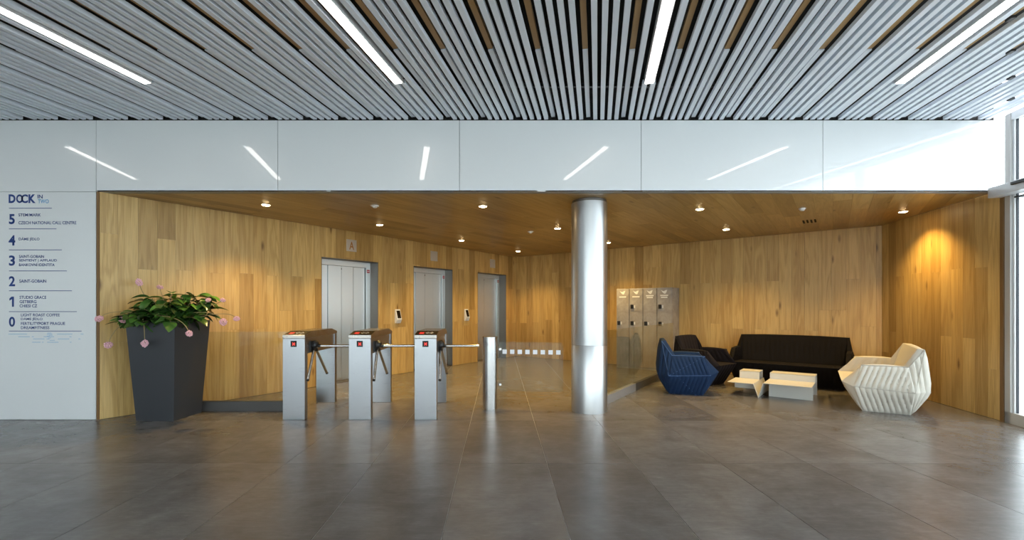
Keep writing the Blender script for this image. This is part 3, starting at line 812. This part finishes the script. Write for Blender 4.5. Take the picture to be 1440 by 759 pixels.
plant=empty('flowering_plant',(pc.x,pc.y,PH-.055)); tag(plant,'leafy trailing plant with pink hanging flowers growing in the planter','plant')
pz=PH-.055
def leaf_mesh(L_,W_,fold,droop):
    vs=[];fs=[];n=8
    for i in range(n+1):
        t=i/n; wv=W_*math.sin(math.pi*min(1,t*.97+.02))**.75*(1-.25*t)
        y=L_*t; z=-droop*t*t
        vs+=[(-wv,y,z+fold*wv*1.0),(-wv*.5,y,z+fold*wv*.62),(0,y,z),(wv*.5,y,z+fold*wv*.62),(wv,y,z+fold*wv*1.0)]
    for i in range(n):
        for k in range(4): fs.append([i*5+k,i*5+k+1,(i+1)*5+k+1,(i+1)*5+k])
    m=mesh('leaf',vs,fs,True); m.materials.append(M['leaf']); return m
leaves=[leaf_mesh(.150,.064,.30,.05),leaf_mesh(.130,.058,.22,.03),leaf_mesh(.115,.054,.35,.045),leaf_mesh(.165,.068,.26,.075)]
rl=random.Random(21)
def room_gap(q):
    wx,wy=q.x+pc.x,q.y+pc.y
    gp=(wx-P0.x)*.8094-(wy-P0.y)*.5875
    return min(gp, BY-wy) if wx<-4.80 else gp
def add_leaf(p,az,el,m=None,sc=1.0):
    m=m or rl.choice(leaves); ln=max(v.co.y for v in m.vertices)*sc
    for _ in range(14):                     # leaves turn away from the walls
        q=p+Vector((-math.sin(az),math.cos(az),0))*ln
        if room_gap(q)>.05: break
        az=rl.uniform(0,6.28)
    else: return None
    o=obj('leaf',m,None,plant,p,(el,rl.uniform(-.35,.35),az)); o.scale=(sc,sc,sc)
    return o
# branches spread over the rim, each carrying leaves
tips=[(-.46,-.10,.13),(-.40,.12,.16),(-.30,-.30,.10),(-.20,-.22,.20),(-.15,.1,.27),(-.05,-.05,.33),(.03,-.33,.06),(.10,-.10,.24),(.15,.15,.25),(.27,-.05,.22),(.36,.02,.26),(.44,.05,.30),(.40,-.12,.08),(-.05,-.30,.14),(.20,-.28,.10),(-.32,.02,.20),(.30,.2,.2),(-.42,-.2,.04),(.48,.0,.12),(-.1,.25,.2),(-.02,.05,.36),(.12,.02,.34),(-.22,.02,.30),(.38,.1,.32),(-.12,-.36,.02),(-.34,-.28,.06),(.24,-.33,.05),(-.5,.0,.16),(.5,.08,.2)]
tips+=[(-.16,-.12,.34),(.02,-.02,.40),(.16,.06,.40),(.30,.10,.38),(-.28,-.05,.30),(.42,.12,.36),(.08,-.22,.26)]
for tx,ty,tz in tips:
    gp=room_gap(Vector((tx,ty,0)))
    if gp<.09: tx+=.8094*(.09-gp); ty-=.5875*(.09-gp)
    r0=Vector((tx*.25,ty*.25,-.01)); r3=Vector((tx,ty,tz)); r1=r0+Vector((tx*.15,ty*.15,.12)); 
    pts=[]
    for q in range(7):
        t=q/6; pts.append((1-t)**2*r0+2*t*(1-t)*(r1+Vector((tx*.2,ty*.2,tz*.5)))+t*t*r3)
    MB().tube(pts,[.007-.0006*q for q in range(7)],6).build('stem',M['stem'],plant,smooth=True)
    az=math.atan2(ty,tx)-math.pi/2
    add_leaf(r3,az,rl.uniform(-.5,.35),sc=rl.uniform(1.0,1.25))
    for q in (2,3,4,5):
        for sd in (1,-1):
            add_leaf(pts[q],az+sd*rl.uniform(.7,1.3),rl.uniform(-.45,.45),sc=rl.uniform(.9,1.3))
# flower heads: clusters of petals on arching stalks
def petal_mesh(k):
    r3=random.Random(k); mb=MB()
    for q in range(34):
        z=1-2*(q+.5)/34; ph=q*2.39996; rr=math.sqrt(max(0,1-z*z))
        n=Vector((rr*math.cos(ph),rr*math.sin(ph),z)); c=n*.021*r3.uniform(.8,1.15); t=n.orthogonal().normalized(); bb=n.cross(t); s=.0105
        mb.add([c-n*.006,c+t*s+n*.002,c+bb*s*.8+n*.005,c-t*s+n*.002,c-bb*s*.8+n*.005,c+n*.011],[[0,1,2],[0,2,3],[0,3,4],[0,4,1],[1,5,2],[2,5,3],[3,5,4],[4,5,1]])
    m=mesh('flower_head',mb.v,mb.f); m.materials.append(M['flower']); return m
petals=[petal_mesh(k) for k in range(3)]
FL=[((195.6,396.6),5.72,(1.0,1,1.35),(-.16,0,.2)),((224.8,403.7),5.85,(1.1,1,.7),(-.05,.1,.2)),((139.5,448),5.42,(1.25,1,.95),(-.28,-.05,.14)),((172.7,449.5),5.42,(1.5,1,.95),(-.25,-.15,.05)),
    ((152,485),5.38,(1.6,1.2,1.1),(-.3,-.12,.08)),((203.5,482.7),5.33,(1.1,1,1.2),(-.12,-.28,.08)),((266.2,468.8),5.33,(1.05,1,1.0),(.06,-.28,.12)),((292.8,421.9),5.75,(.9,.9,.75),(.2,0,.15)),
    ((313.3,421.9),5.75,(.85,.9,.7),(.3,.02,.2)),((314,452.7),5.58,(1.35,1.1,1.2),(.3,-.1,.15)),((333,448),5.62,(1.05,.9,.85),(.4,-.05,.1))]
for q,((u,v),y,scl,root) in enumerate(FL):
    P=Vector(((u-702)/650*y,y,H+(432-v)/650*y))-Vector((pc.x,pc.y,pz)); R=Vector(root)
    mid=(P+R)/2+Vector(((P.x-R.x)*.35,(P.y-R.y)*.35,.10 if P.z<R.z+.1 else .0))
    pts=[(1-t)**2*R+2*t*(1-t)*mid+t*t*P for t in [i/8 for i in range(9)]]
    st=MB().tube(pts,.0042,6).build('flower_stalk',M['stem'],plant,smooth=True)
    fh=obj('flower_head',petals[q%3],None,st,P,(rl.uniform(-.4,.4),rl.uniform(-.4,.4),rl.uniform(0,3))); fh.scale=tuple(x*1.25 for x in scl)
    add_leaf(pts[1],rl.uniform(0,6.28),rl.uniform(-.3,.4),sc=.85)

# ---- glazed facade on the right, with the automatic door header
fx,fy=F0.x+.005,F0.y-.02
FA=math.atan2(1,SLOPE)                # direction of the facade
fac=empty('window_1',(fx,fy,0),FA+math.pi)   # local x runs along the facade toward the entrance front, local y outward
tag(fac,'tall glazed facade with pale frames along the lounge side','window',kind='structure')
FL_=(fy-YB)*CL-.02
def fbox(name,x0,x1,y0,y1,z0,z1,mt,parent=fac,bev=0): return MB().box(x0,x1,y0,y1,z0,z1).build(name,M[mt],parent,bevel=bev)
ZH=2.66
fbox('end_post',0,.075,-.01,.05,0,ZC,'grey_frame'); fbox('frame_edge',.075,.10,.012,.05,.0,ZC,'white_frame'); fbox('gasket',.10,.110,.03,.05,.13,ZC,'gasket')
posts=[1.6,3.2,4.8,6.4,8.0,9.6,11.2]
for x in posts:
    if x<FL_: fbox('mullion',x-.035,x+.035,-.01,.10,0,ZC,'grey_frame')
fbox('bottom_rail',.0,FL_,-.01,.09,.0,.13,'grey_frame'); fbox('transom',.10,FL_,.0,.08,ZH+.0,ZH+.13,'white_frame')
fbox('head_rail',0,FL_,.0,.09,ZC-.08,ZC+.01,'white_frame'); fbox('transom_gasket',.112,1.565,.0,.08,ZH-.05,ZH-.035,'gasket')
ed=[.11]+[x for x in posts if x<FL_]+[FL_]
for x0,x1 in zip(ed[:-1],ed[1:]):
    fbox('glass_pane',x0,x1,.04,.052,.13,ZH,'dim_pane'); fbox('glass_pane',x0,x1,.04,.052,ZH+.13,ZC-.08,'dim_pane')
e=empty('door_operator',(fx,fy,0),FA+math.pi); tag(e,'silver automatic door operator box above the glazed door','door operator')
fbox('casing',-.04,3.1,-.15,-.012,2.645,2.765,'operator',e,.006)
fbox('sensor_bar',.30,1.2,-.175,-.15,2.715,2.750,'black',e,.006)

# ---- entrance front behind the viewer, left side wall
fr=empty('window_2',(0,YB,0)); tag(fr,'glazed entrance front behind the hall','window',kind='structure')
xe=facade_x(YB)
for x in [XL+.04+k*1.55 for k in range(9)]:
    if x<xe: MB().box(x-.035,x+.035,-.06,.06,0,ZC).build('mullion',M['grey_frame'],fr)
MB().box(XL,xe,-.06,.06,0,.12).build('bottom_rail',M['grey_frame'],fr); MB().box(XL,xe,-.06,.06,2.55,2.67).build('transom',M['grey_frame'],fr); MB().box(XL,xe,-.06,.06,ZC-.08,ZC).build('head_rail',M['grey_frame'],fr)
MB().box(XL,xe,-.006,.006,.12,2.55).build('glass_pane',M['pane'],fr); MB().box(XL,xe,-.006,.006,2.67,ZC-.08).build('glass_pane',M['pane'],fr)
wl=MB().box(XL-.1,XL,YB,BY+.1,0,ZC+.5).build('wall_side',M['white_glass']); tag(wl,'plain white side wall of the hall','wall',kind='structure')
gd=MB().box(-60,60,-60,-6.7,-.30,-.15).box(7.2,60,-6.7,60,-.30,-.15).build('ground_outside',M['earth']); tag(gd,'pale pavement outside the glazing','pavement',kind='structure')
